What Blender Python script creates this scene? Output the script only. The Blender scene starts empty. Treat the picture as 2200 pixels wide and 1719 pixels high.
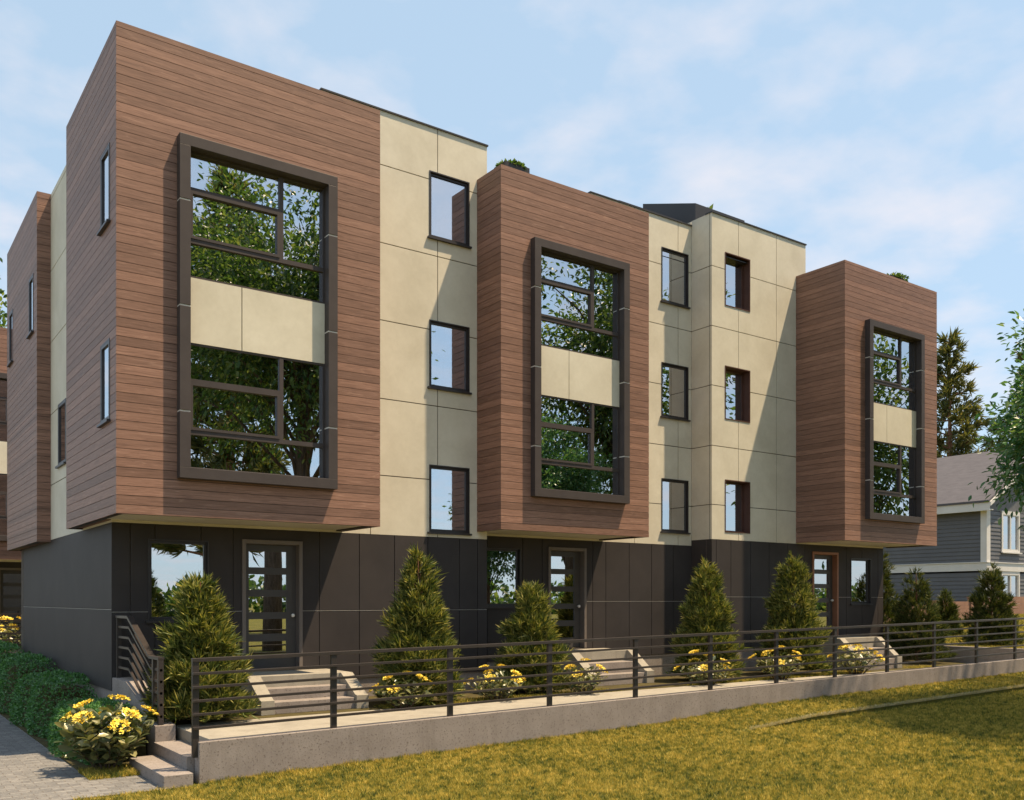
import bpy, bmesh, math, random
import numpy as np
from mathutils import Vector, Matrix
R = math.radians
rng = np.random.default_rng(7)
random.seed(7)
S = bpy.context.scene
COL = S.collection

# ------------------------------------------------------------------ helpers
ORG = {}                                   # world origin of every thing / part

def reg(o, parent, org):
    COL.objects.link(o)
    if parent is not None:
        o.parent = parent
    ORG[o.name] = Vector(org)
    return o

def tag(o, label=None, cat=None, group=None, kind=None):
    if label: o['label'] = label
    if cat: o['category'] = cat
    if group: o['group'] = group
    if kind: o['kind'] = kind
    return o

def thing(name, loc, label, cat, group=None):
    o = bpy.data.objects.new(name, None)
    o.empty_display_size = 0.3
    o.location = loc
    reg(o, None, loc)
    return tag(o, label, cat, group)

def finish(name, me, mat, parent, org=None):
    o = bpy.data.objects.new(name, me)
    if mat: me.materials.append(mat)
    reg(o, parent, ORG[parent.name] if parent is not None else (org or (0, 0, 0)))
    if parent is None and org is not None:
        o.location = org
    return o

class MB:
    """boxes, prisms and tubes gathered into ONE mesh (world coordinates)"""
    def __init__(s): s.v = []; s.f = []
    def add(s, vs, fs):
        b = len(s.v); s.v += [tuple(p) for p in vs]; s.f += [tuple(b + i for i in f) for f in fs]
    def box(s, x0, x1, y0, y1, z0, z1, m=None):
        p = [(x, y, z) for x in (x0, x1) for y in (y0, y1) for z in (z0, z1)]
        if m: p = [m(*q) for q in p]
        s.add(p, [(0, 1, 3, 2), (4, 6, 7, 5), (0, 4, 5, 1), (2, 3, 7, 6), (0, 2, 6, 4), (1, 5, 7, 3)])
    def prism(s, poly, a, b, m):
        """poly of (p,q) extruded from a to b; m(p,q,t) -> xyz"""
        n = len(poly)
        s.add([m(p, q, a) for p, q in poly] + [m(p, q, b) for p, q in poly],
              [tuple(range(n)), tuple(range(2 * n - 1, n - 1, -1))] + [(i, (i + 1) % n, n + (i + 1) % n, n + i) for i in range(n)])
    def tube(s, pts, rad, seg=8):
        pts = [Vector(p) for p in pts]
        if not hasattr(rad, '__len__'): rad = [rad] * len(pts)
        vs = []; fs = []
        for i, p in enumerate(pts):
            d = (pts[min(i + 1, len(pts) - 1)] - pts[max(i - 1, 0)]).normalized()
            a = d.cross(Vector((0.31, 0.17, 1)) if abs(d.z) < .9 else Vector((1, 0.2, 0))).normalized(); b = d.cross(a)
            for k in range(seg):
                t = 2 * math.pi * k / seg
                vs.append(p + (a * math.cos(t) + b * math.sin(t)) * rad[i])
        for i in range(len(pts) - 1):
            for k in range(seg):
                k2 = (k + 1) % seg
                fs.append((i * seg + k, i * seg + k2, (i + 1) * seg + k2, (i + 1) * seg + k))
        fs.append(tuple(range(seg))[::-1]); fs.append(tuple((len(pts) - 1) * seg + k for k in range(seg)))
        s.add(vs, fs)
    def build(s, name, mat, parent=None, org=None, bevel=0.0, smooth=False):
        o0 = ORG[parent.name] if parent is not None else Vector(org or (0, 0, 0))
        me = bpy.data.meshes.new(name)
        me.from_pydata([(p[0] - o0.x, p[1] - o0.y, p[2] - o0.z) for p in s.v], [], s.f)
        bm = bmesh.new(); bm.from_mesh(me)
        bmesh.ops.recalc_face_normals(bm, faces=bm.faces)
        bm.to_mesh(me); bm.free()
        o = finish(name, me, mat, parent, tuple(o0) if parent is None else None)
        if smooth:
            for p in me.polygons: p.use_smooth = True
        if bevel:
            md = o.modifiers.new('bevel', 'BEVEL'); md.width = bevel; md.segments = 2; md.limit_method = 'ANGLE'
        return o

def np_mesh(name, V, F, mat, parent=None, org=None, smooth=False):
    V = np.asarray(V, np.float32); F = np.asarray(F, np.int32)
    o0 = ORG[parent.name] if parent is not None else Vector(org or (0, 0, 0))
    V = V - np.array(o0, np.float32)
    me = bpy.data.meshes.new(name)
    k = F.shape[1]
    me.vertices.add(len(V)); me.vertices.foreach_set('co', V.ravel())
    me.loops.add(F.size); me.loops.foreach_set('vertex_index', F.ravel())
    me.polygons.add(len(F))
    me.polygons.foreach_set('loop_start', np.arange(0, F.size, k, dtype=np.int32))
    me.polygons.foreach_set('use_smooth', np.full(len(F), smooth))
    me.update(calc_edges=True); me.validate()
    return finish(name, me, mat, parent, tuple(o0) if parent is None else None)

def copy_tree(o, parent=None):
    c = o.copy(); COL.objects.link(c)
    if parent is not None: c.parent = parent
    for ch in list(o.children): copy_tree(ch, c)
    return c

front = lambda Y: (lambda u, w, v: (u, Y - w, v))
left = lambda X: (lambda u, w, v: (X - w, u, v))
right = lambda X: (lambda u, w, v: (X + w, u, v))

def subtract(rects, holes):
    for (a0, a1, b0, b1) in holes:
        out = []
        for (u0, u1, v0, v1) in rects:
            if a0 >= u1 or a1 <= u0 or b0 >= v1 or b1 <= v0:
                out.append((u0, u1, v0, v1)); continue
            if b0 > v0: out.append((u0, u1, v0, b0))
            if b1 < v1: out.append((u0, u1, b1, v1))
            m0, m1 = max(v0, b0), min(v1, b1)
            if a0 > u0: out.append((u0, a0, m0, m1))
            if a1 < u1: out.append((a1, u1, m0, m1))
        rects = out
    return rects

# ------------------------------------------------------------------ materials
class NT:
    def __init__(s, name):
        s.m = bpy.data.materials.new(name); s.m.use_nodes = True
        s.t = s.m.node_tree; s.t.nodes.clear()
        s.out = s.n('ShaderNodeOutputMaterial')
    def n(s, typ, **kw):
        nd = s.t.nodes.new(typ)
        for k, v in kw.items():
            if k.startswith('i_'):
                nd.inputs[k[2:].replace('_', ' ')].default_value = v
            else: setattr(nd, k, v)
        return nd
    def l(s, a, b): s.t.links.new(a, b)
    def ramp(s, fac, stops):
        r = s.n('ShaderNodeValToRGB'); e = r.color_ramp.elements
        while len(e) < len(stops): e.new(0.5)
        for i, (p, c) in enumerate(stops):
            e[i].position = p; e[i].color = tuple(c) + (1,) if len(c) == 3 else c
        s.l(fac, r.inputs[0]); return r.outputs[0]
    def noise(s, vec, scale, detail=4, rough=.55, dist=0):
        nd = s.n('ShaderNodeTexNoise'); nd.inputs['Scale'].default_value = scale
        nd.inputs['Detail'].default_value = detail; nd.inputs['Roughness'].default_value = rough
        nd.inputs['Distortion'].default_value = dist
        if vec is not None: s.l(vec, nd.inputs['Vector'])
        return nd.outputs[0]
    def math(s, op, a, b=None, c=None):
        nd = s.n('ShaderNodeMath'); nd.operation = op
        for i, x in enumerate((a, b, c)):
            if x is None: continue
            if isinstance(x, (int, float)): nd.inputs[i].default_value = x
            else: s.l(x, nd.inputs[i])
        return nd.outputs[0]
    def mix(s, fac, a, b, mode='MIX'):
        nd = s.n('ShaderNodeMix'); nd.data_type = 'RGBA'; nd.blend_type = mode
        for sock, x in ((nd.inputs[0], fac), (nd.inputs[6], a), (nd.inputs[7], b)):
            if isinstance(x, (int, float)): sock.default_value = x
            elif isinstance(x, tuple): sock.default_value = x + (1,) if len(x) == 3 else x
            else: s.l(x, sock)
        return nd.outputs[2]
    def pos(s): return s.n('ShaderNodeNewGeometry').outputs['Position']
    def bump(s, h, strength=.3, dist=.01):
        b = s.n('ShaderNodeBump'); b.inputs['Strength'].default_value = strength; b.inputs['Distance'].default_value = dist
        s.l(h, b.inputs['Height']); return b.outputs[0]
    def bsdf(s, col, rough=.6, bump=None, spec=.5, metallic=0, coat=0):
        p = s.n('ShaderNodeBsdfPrincipled')
        for sock, x in ((p.inputs['Base Color'], col), (p.inputs['Roughness'], rough)):
            if isinstance(x, tuple): sock.default_value = x + (1,)
            elif isinstance(x, (int, float)): sock.default_value = x
            else: s.l(x, sock)
        p.inputs['Specular IOR Level'].default_value = spec
        p.inputs['Metallic'].default_value = metallic
        p.inputs['Coat Weight'].default_value = coat
        if bump is not None: s.l(bump, p.inputs['Normal'])
        s.l(p.outputs[0], s.out.inputs[0]); return p

M = {}
PITCH = 0.134
def mat_wood(z0):
    t = NT('wood_siding'); P = t.pos()
    sx = t.n('ShaderNodeSeparateXYZ'); t.l(P, sx.inputs[0])
    u = t.math('ADD', sx.outputs[0], t.math('MULTIPLY', sx.outputs[1], 1.0))
    idx = t.math('FLOOR', t.math('DIVIDE', t.math('SUBTRACT', sx.outputs[2], z0), PITCH))
    wn = t.n('ShaderNodeTexWhiteNoise'); wn.noise_dimensions = '1D'; t.l(idx, wn.inputs['W'])
    off = t.math('MULTIPLY', wn.outputs[0], 37.0)
    cv = t.n('ShaderNodeCombineXYZ')
    t.l(t.math('ADD', t.math('MULTIPLY', u, 1.1), off), cv.inputs[0]); t.l(off, cv.inputs[1])
    t.l(t.math('MULTIPLY', sx.outputs[2], 20.0), cv.inputs[2])
    grain = t.noise(cv.outputs[0], 2.2, 8, .68, .9)
    cv2 = t.n('ShaderNodeCombineXYZ')
    t.l(t.math('ADD', t.math('MULTIPLY', u, .55), off), cv2.inputs[0]); t.l(t.math('MULTIPLY', sx.outputs[2], 3.0), cv2.inputs[2])
    broad = t.noise(cv2.outputs[0], 1.3, 3, .5, .5)
    c = t.ramp(grain, [(.28, (.088, .044, .032)), (.46, (.216, .118, .083)), (.60, (.288, .162, .117)), (.74, (.43, .262, .193))])
    c = t.mix(t.math('MULTIPLY', broad, .6), c, (.226, .128, .092), 'MIX')
    cv3 = t.n('ShaderNodeCombineXYZ'); t.l(t.math('ADD', t.math('MULTIPLY', u, 1.6), off), cv3.inputs[0]); t.l(t.math('MULTIPLY', sx.outputs[2], 11.0), cv3.inputs[2])
    fleck = t.noise(cv3.outputs[0], 1.5, 4, .6, 1.2)
    c = t.mix(t.math('MULTIPLY', t.ramp(fleck, [(.60, (0, 0, 0)), (.72, (1, 1, 1))]), .45), c, (.40, .25, .185))
    hv = t.n('ShaderNodeHueSaturation'); t.l(c, hv.inputs['Color'])
    t.l(t.math('ADD', .80, t.math('MULTIPLY', wn.outputs[0], .42)), hv.inputs['Value'])
    t.bsdf(hv.outputs[0], .52, t.bump(grain, .25, .004), .35)
    return t.m

def mat_mottle(name, c0, c1, scale, rough=.7, bump=.05, spec=.4, fine=60):
    t = NT(name); P = t.pos()
    a = t.noise(P, scale, 5, .6, .3); b = t.noise(P, fine, 3, .6)
    f = t.math('ADD', t.math('MULTIPLY', a, .8), t.math('MULTIPLY', b, .2))
    c = t.ramp(f, [(.33, c0), (.67, c1)])
    t.bsdf(c, rough, t.bump(b, bump, .004), spec)
    return t.m

def mat_concrete(name, c0, c1, pit=(.13, .105, .09)):
    t = NT(name); P = t.pos()
    a = t.noise(P, 2.2, 6, .6); v = t.noise(P, 38, 3, .7)
    c = t.ramp(a, [(.3, c0), (.7, c1)])
    c = t.mix(t.ramp(v, [(.57, (0, 0, 0)), (.66, (1, 1, 1))]), c, pit)
    mp = t.n('ShaderNodeMapping'); mp.inputs['Scale'].default_value = (2.6, 2.6, .35); t.l(P, mp.inputs[0])
    st_ = t.noise(mp.outputs[0], 1.6, 5, .65)
    c = t.mix(t.ramp(st_, [(.52, (0, 0, 0)), (.74, (.5, .5, .5))]), c, (.17, .145, .125))
    t.bsdf(c, .85, t.bump(v, .35, .006), .25)
    return t.m

def mat_leaf(name, cols, rough=.42, trans=.3, spec=.4):
    t = NT(name)
    g = t.n('ShaderNodeNewGeometry')
    c = t.ramp(g.outputs['Random Per Island'], [(i / (len(cols) - 1), k) for i, k in enumerate(cols)])
    p = t.bsdf(c, rough, None, spec)
    tr = t.n('ShaderNodeBsdfTranslucent')
    t.l(t.mix(1.0, c, (1.25, 1.25, .55), 'MULTIPLY'), tr.inputs[0])
    mx = t.n('ShaderNodeMixShader'); mx.inputs[0].default_value = trans
    t.l(p.outputs[0], mx.inputs[1]); t.l(tr.outputs[0], mx.inputs[2]); t.l(mx.outputs[0], t.out.inputs[0])
    return t.m

def mat_glass():
    t = NT('window_glass')
    fr = t.n('ShaderNodeFresnel'); fr.inputs['IOR'].default_value = 1.5
    gl = t.n('ShaderNodeBsdfGlossy'); gl.inputs['Roughness'].default_value = 0.0
    gl.inputs[0].default_value = (.93, .96, 1, 1)
    tr = t.n('ShaderNodeBsdfTransparent'); tr.inputs[0].default_value = (.62, .66, .68, 1)
    mx = t.n('ShaderNodeMixShader')
    t.l(t.math('ADD', .60, t.math('MULTIPLY', fr.outputs[0], .4)), mx.inputs[0])
    t.l(tr.outputs[0], mx.inputs[1]); t.l(gl.outputs[0], mx.inputs[2]); t.l(mx.outputs[0], t.out.inputs[0])
    return t.m

def mat_pavers():
    t = NT('pavers'); P = t.pos()
    b = t.n('ShaderNodeTexBrick'); t.l(P, b.inputs[0])
    b.inputs['Scale'].default_value = 1.0; b.inputs['Brick Width'].default_value = .22; b.inputs['Row Height'].default_value = .11
    b.inputs['Mortar Size'].default_value = .006
    b.inputs['Color1'].default_value = (.145, .148, .152, 1); b.inputs['Color2'].default_value = (.215, .214, .212, 1)
    b.inputs['Mortar'].default_value = (.115, .105, .095, 1)
    n = t.noise(P, 9, 5, .65); n2 = t.noise(P, 70, 2)
    c = t.mix(.75, b.outputs[0], t.ramp(n, [(.3, (.62, .6, .58)), (.7, (1.2, 1.17, 1.1))]), 'MULTIPLY')
    c = t.mix(t.ramp(n2, [(.62, (0, 0, 0)), (.7, (1, 1, 1))]), c, (.42, .36, .28))
    t.bsdf(c, .85, t.bump(t.math('ADD', n, b.outputs[1]), .4, .006), .25)
    return t.m

def mat_lawn():
    t = NT('lawn_soil'); P = t.pos()
    a = t.noise(P, 1.1, 5, .6); b = t.noise(P, 26, 4, .7)
    f = t.math('ADD', t.math('MULTIPLY', a, .45), t.math('MULTIPLY', b, .55))
    c = t.ramp(f, [(.32, (.045, .055, .012)), (.5, (.12, .115, .024)), (.68, (.24, .19, .042))])
    t.bsdf(c, .95, t.bump(b, .9, .03), .1)
    return t.m

def mat_grass():
    t = NT('grass_blades')
    g = t.n('ShaderNodeNewGeometry'); P = g.outputs['Position']
    patch = t.noise(P, .9, 4, .6)
    cl = t.noise(P, 9, 4, .7)
    r = t.math('ADD', t.math('ADD', t.math('MULTIPLY', g.outputs['Random Per Island'], .34), t.math('MULTIPLY', patch, .62)), t.math('MULTIPLY', t.math('SUBTRACT', cl, .5), 2.2))
    r = t.math('ADD', r, .04)
    c = t.ramp(r, [(.15, (.030, .050, .011)), (.38, (.150, .178, .030)), (.60, (.43, .335, .052)), (.90, (.70, .52, .12))])
    p = t.bsdf(c, .6, None, .25)
    tr = t.n('ShaderNodeBsdfTranslucent'); t.l(c, tr.inputs[0])
    mx = t.n('ShaderNodeMixShader'); mx.inputs[0].default_value = .35
    t.l(p.outputs[0], mx.inputs[1]); t.l(tr.outputs[0], mx.inputs[2]); t.l(mx.outputs[0], t.out.inputs[0])
    return t.m

def mat_bark(name, c0, c1):
    t = NT(name); P = t.pos()
    mp = t.n('ShaderNodeMapping'); mp.inputs['Scale'].default_value = (9, 9, 1.6); t.l(P, mp.inputs[0])
    n = t.noise(mp.outputs[0], 2, 6, .65)
    t.bsdf(t.ramp(n, [(.3, c0), (.7, c1)]), .9, t.bump(n, .8, .03), .15)
    return t.m

def mat_roof():
    t = NT('roof_shingles'); P = t.pos()
    mp = t.n('ShaderNodeMapping'); mp.inputs['Scale'].default_value = (.3, 1, 6); t.l(P, mp.inputs[0])
    n = t.noise(mp.outputs[0], 2, 5, .7)
    t.bsdf(t.ramp(n, [(.3, (.088, .085, .096)), (.7, (.120, .115, .128))]), .9, None, .2)
    return t.m

M['wood'] = mat_wood(1.255)
M['cream'] = mat_mottle('cream_panel', (.56, .52, .415), (.69, .65, .535), 1.1, .62, .03, .3, 14)
M['dark'] = mat_mottle('dark_panel', (.042, .038, .038), (.060, .053, .052), .9, .55, .03, .12)
M['joint'] = mat_mottle('joint_backing_board', (.07, .058, .045), (.09, .075, .058), 2, .9)  # dark backing board seen through the gaps between cream panels
M['darkjoint'] = mat_mottle('dark_joint_board', (.10, .085, .07), (.12, .10, .085), 2, .9)
M['metalstrip'] = mat_mottle('aluminium_strip', (.62, .60, .56), (.68, .66, .62), 2, .35, .01, .6)
M['frame'] = mat_mottle('bronze_metal', (.056, .047, .046), (.070, .059, .057), 3, .5, .01, .22)
M['winframe'] = mat_mottle('window_frame_metal', (.030, .026, .027), (.038, .033, .034), 3, .4, .01, .45)
M['rail'] = mat_mottle('painted_steel', (.030, .024, .022), (.042, .034, .031), 4, .38, .02, .5)
M['doorframe'] = mat_mottle('door_frame_paint', (.15, .125, .11), (.17, .145, .13), 4, .5)
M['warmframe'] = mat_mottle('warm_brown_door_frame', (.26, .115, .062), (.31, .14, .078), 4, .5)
M['bayreveal'] = mat_mottle('red_brown_reveal', (.085, .042, .032), (.11, .055, .042), 4, .5, .01, .3)
M['door'] = mat_mottle('door_paint', (.060, .055, .053), (.072, .066, .063), 4, .45)
M['glass'] = mat_glass()
M['concrete'] = mat_concrete('cast_concrete', (.235, .205, .186), (.305, .27, .246))
M['slab'] = mat_concrete('path_concrete', (.27, .25, .21), (.35, .325, .27), (.25, .225, .19))
M['pavers'] = mat_pavers()
M['lawn'] = mat_lawn()
M['grass'] = mat_grass()
M['straw'] = mat_leaf('dry_grass', [(.42, .36, .20), (.62, .54, .34)], .7, .2, .2)
M['knob'] = mat_mottle('satin_steel', (.75, .72, .68), (.8, .77, .72), 4, .25, .0, .5)
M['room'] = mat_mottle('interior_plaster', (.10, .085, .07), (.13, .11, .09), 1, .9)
M['bark'] = mat_bark('grey_brown_bark', (.05, .036, .027), (.16, .115, .085))
M['redbark'] = mat_bark('reddish_bark', (.16, .075, .045), (.36, .19, .12))
M['needle'] = mat_leaf('conifer_needles', [(.038, .064, .018), (.115, .155, .038), (.25, .265, .062), (.48, .43, .14)], .5, .3, .3)
M['needledk'] = mat_leaf('dark_conifer_needles', [(.028, .050, .016), (.062, .092, .026), (.115, .140, .038), (.22, .21, .07)], .5, .3, .3)
M['pine'] = mat_leaf('pine_needles', [(.045, .068, .026), (.12, .14, .045), (.20, .205, .068), (.30, .26, .11)], .55, .3, .3)
M['leaf'] = mat_leaf('broad_leaves', [(.035, .105, .048), (.065, .175, .074), (.115, .24, .105), (.20, .30, .12)], .32, .35, .5)
M['leafdk'] = mat_leaf('deep_green_leaves', [(.024, .050, .016), (.045, .095, .028), (.095, .165, .048), (.19, .23, .08)], .36, .5, .5)
M['shrubleaf'] = mat_leaf('waxy_shrub_leaves', [(.045, .072, .034), (.105, .125, .050), (.22, .22, .09), (.40, .36, .18)], .30, .2, .5)
M['hedge'] = mat_leaf('hedge_leaves', [(.034, .11, .032), (.075, .20, .058), (.14, .30, .095)], .33, .3, .5)
M['soil'] = mat_mottle('planting_soil', (.055, .045, .022), (.10, .085, .035), 4, .95, .6, .1, 30)
M['siding'] = mat_mottle('grey_siding', (.095, .098, .108), (.115, .118, .128), 1.2, .6)
M['white'] = mat_mottle('white_trim_paint', (.58, .57, .55), (.64, .63, .61), 2, .5)
M['roof'] = mat_roof()
M['fencewood'] = mat_mottle('brown_fence_boards', (.25, .135, .09), (.33, .19, .13), 2, .8)
M['blackmetal'] = mat_mottle('black_roof_metal', (.026, .024, .024), (.034, .031, .031), 1, .4)
M['creambox'] = mat_mottle('cream_card', (.62, .52, .34), (.68, .58, .40), 2, .7)

def mat_flower():
    t = NT('yellow_petals'); g = t.n('ShaderNodeNewGeometry')
    c = t.ramp(g.outputs['Random Per Island'], [(0, (.72, .42, .03)), (.3, (.82, .62, .06)), (1, (.88, .76, .20))])
    t.bsdf(c, .6, None, .2); return t.m
M['petal'] = mat_flower()

# ------------------------------------------------------------------ architecture helpers
T = 0.022
def panel_wall(pan, core, m, u0, u1, v0, v1, ucuts=(), vcuts=(), holes=(), gap=.018, bt=.18, strip=None):
    """cladding panels (outer face w = 0) on a core board; real gaps between panels"""
    us = [u0] + sorted(c for c in ucuts if u0 + .03 < c < u1 - .03) + [u1]
    vs = [v0] + sorted(c for c in vcuts if v0 + .03 < c < v1 - .03) + [v1]
    for i in range(len(us) - 1):
        for j in range(len(vs) - 1):
            a0 = us[i] + (gap / 2 if i else 0); a1 = us[i + 1] - (gap / 2 if i < len(us) - 2 else 0)
            b0 = vs[j] + (gap / 2 if j else 0); b1 = vs[j + 1] - (gap / 2 if j < len(vs) - 2 else 0)
            for (p, q, r, s_) in subtract([(a0, a1, b0, b1)], holes):
                pan.box(p, q, -T, 0, r, s_, m)
    for (p, q, r, s_) in subtract([(u0 + .004, u1 - .004, v0 + .004, v1 - .004)], holes):
        core.box(p, q, -T - bt, -T - .001, r, s_, m)
    if strip is not None:
        for c in vs[1:-1]:
            for (p, q, r, s_) in subtract([(u0 + .006, u1 - .006, c - gap / 2 + .001, c - gap / 2 + .005)], holes):
                b_ = MB(); b_.box(p, q, -T - .001, .0035, r, s_, m); strip.append(b_)

def plank_wall(pan, core, m, u0, u1, v0, v1, holes=(), bt=.12):
    n = int(math.ceil((v1 - v0) / PITCH))
    for k in range(n):
        a = v0 + k * PITCH; b = min(a + PITCH - .0075, v1)
        if b - a < .02: continue
        for (p, q, r, s_) in subtract([(u0, u1, a, b)], holes):
            pan.box(p, q, -T, 0, r, s_, m)
    for (p, q, r, s_) in subtract([(u0 + .004, u1 - .004, v0 + .004, v1 - .004)], holes):
        core.box(p, q, -T - bt, -T - .001, r, s_, m)

def ring(mb, m, u0, u1, v0, v1, w0, w1, th):
    tl, tr, tb, tt = th if hasattr(th, '__len__') else (th,) * 4
    mb.box(u0, u1, w0, w1, v0, v0 + tb, m); mb.box(u0, u1, w0, w1, v1 - tt, v1, m)
    mb.box(u0, u0 + tl, w0, w1, v0 + tb, v1 - tt, m); mb.box(u1 - tr, u1, w0, w1, v0 + tb, v1 - tt, m)

def window(parent, m, u0, u1, v0, v1, recess=.03, proud=.012, sill=True, frame=.045, name='window', depth=.17, fmat='winframe'):
    """frame mesh = the part; pane and sill are sub-parts"""
    f = MB(); ring(f, m, u0, u1, v0, v1, -depth, proud, .022)
    ring(f, m, u0 + .0225, u1 - .0225, v0 + .0225, v1 - .0225, -recess - .05, -recess, frame)
    o = f.build(name, M[fmat], parent)
    g = MB(); g.box(u0 + .06, u1 - .06, -recess - .032, -recess - .024, v0 + .06, v1 - .06, m)
    g.build('window_pane', M['glass'], o)
    if sill:
        s_ = MB(); s_.box(u0 - .045, u1 + .03, proud + .0006, .055, v0 - .032, v0 + .004, m)
        s_.box(u0 - .045, u1 + .03, .001, proud + .0004, v0 - .032, v0 - .0005, m)
        s_.build('window_sill', M['winframe'], o)
    return o

def picture_window(parent, m, u0, u1, v0, v1):
    """deep projecting metal surround with two glazed storeys and a cream spandrel; w = 0 is the wood face"""
    D = .143; W = .16
    vj = [v0 + (v1 - v0) * k for k in (.195, .502, .81)]
    f = MB()
    segs = [v0 + W] + vj + [v1 - W]
    f.box(u0, u1, -.2, D, v0, v0 + W, m); f.box(u0, u1, -.2, D, v1 - W, v1, m)
    for a, b in zip(segs[:-1], segs[1:]):
        aa = a + (.011 if a > v0 + W else 0); bb = b - (.011 if b < v1 - W else 0)
        f.box(u0, u0 + W, -.2, D, aa, bb, m); f.box(u1 - W, u1, -.2, D, aa, bb, m)
    o = f.build('picture_window', M['frame'], parent, bevel=.004)
    for c in vj:
        for a, b in ((u0 + .004, u0 + W - .004), (u1 - W + .004, u1 - .004)):
            st = MB(); st.box(a, b, -.19, D - .012, c - .0108, c + .0108, m); st.build('joint_strip', M['metalstrip'], o)
    a0, a1, b0, b1 = u0 + W, u1 - W, v0 + W, v1 - W           # opening
    H = b1 - b0
    s0, s1 = b0 + .397 * H, b0 + .602 * H                      # spandrel
    sp = MB(); cm = a0 + .375 * (a1 - a0)
    sp.box(a0 + .001, cm - .008, -.05, -.012, s0, s1, m); sp.box(cm + .008, a1 - .001, -.05, -.012, s0, s1, m)
    sp.box(a0 + .002, a1 - .002, -.19, -.0505, s0 + .002, s1 - .002, m)
    sp.build('spandrel_panel', M['cream'], o)
    mu = MB(); P = []
    um = a0 + .665 * (a1 - a0)
    for lo, hi in ((b0, s0), (s1, b1)):
        h = hi - lo
        t = .03
        ring(mu, m, a0 + .0006, a1 - .0006, lo + .0006, hi - .0006, -.10, -.022, t)
        yb = lo + .29 * h; yt = lo + .70 * h
        mu.box(a0 + t, a1 - t, -.09, -.006, yb - .035, yb + .035, m)        # transom
        mu.box(um - .032, um + .032, -.09, -.009, yb + .035, hi - t, m)     # mullion
        mu.box(a0 + t, um - .032, -.09, -.0095, yt - .028, yt + .028, m)    # left bar
        ring(mu, m, a0 + t + .001, um - .0325, yb + .0355, yt - .0285, -.085, .006, .042)  # opening sash
        P += [(a0 + t, a1 - t, lo + t, yb - .035), (um + .032, a1 - t, yb + .035, hi - t),
              (a0 + t, um - .032, yt + .028, hi - t), (a0 + t + .043, um - .075, yb + .078, yt - .071)]
    mu.build('mullion', M['frame'], o)
    for (p, q, r, s_) in P:
        g = MB(); g.box(p, q, -.052, -.044, r, s_, m); g.build('window_pane', M['glass'], o)
    return o

def front_door(parent, m, u0, u1, v0, v1, lites, fmat='doorframe'):
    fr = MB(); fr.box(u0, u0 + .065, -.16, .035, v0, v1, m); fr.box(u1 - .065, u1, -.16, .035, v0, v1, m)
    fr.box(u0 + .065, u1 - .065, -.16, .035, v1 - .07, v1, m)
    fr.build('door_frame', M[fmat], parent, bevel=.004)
    a0, a1, b0, b1 = u0 + .067, u1 - .067, v0 + .012, v1 - .072
    L = MB(); hs = [(a0 + .10, a1 - .17, p, q) for p, q in lites]
    for (p, q, r, s_) in subtract([(a0, a1, b0, b1)], hs): L.box(p, q, -.165, -.12, r, s_, m)
    d = L.build('door', M['door'], parent)
    for (p, q, r, s_) in hs:
        g = MB(); g.box(p, q, -.147, -.14, r, s_, m); g.build('door_lite', M['glass'], d)
    kz = lites[2][0] - .06; c = m(a1 - .075, -.065, kz)
    bm = bmesh.new(); bmesh.ops.create_uvsphere(bm, u_segments=16, v_segments=10, radius=.034)
    for v in bm.verts: v.co = v.co + Vector(c)
    bmesh.ops.create_cone(bm, segments=14, radius1=.018, radius2=.018, depth=.06, cap_ends=True,
                          matrix=Matrix.Translation(Vector(m(a1 - .075, -.09, kz))) @ Matrix.Rotation(R(90), 4, 'X'))
    me = bpy.data.meshes.new('door_knob')
    for v in bm.verts: v.co = v.co - ORG[d.name]
    bm.to_mesh(me); bm.free()
    for p in me.polygons: p.use_smooth = True
    finish('door_knob', me, M['knob'], d)
    return d

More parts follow.
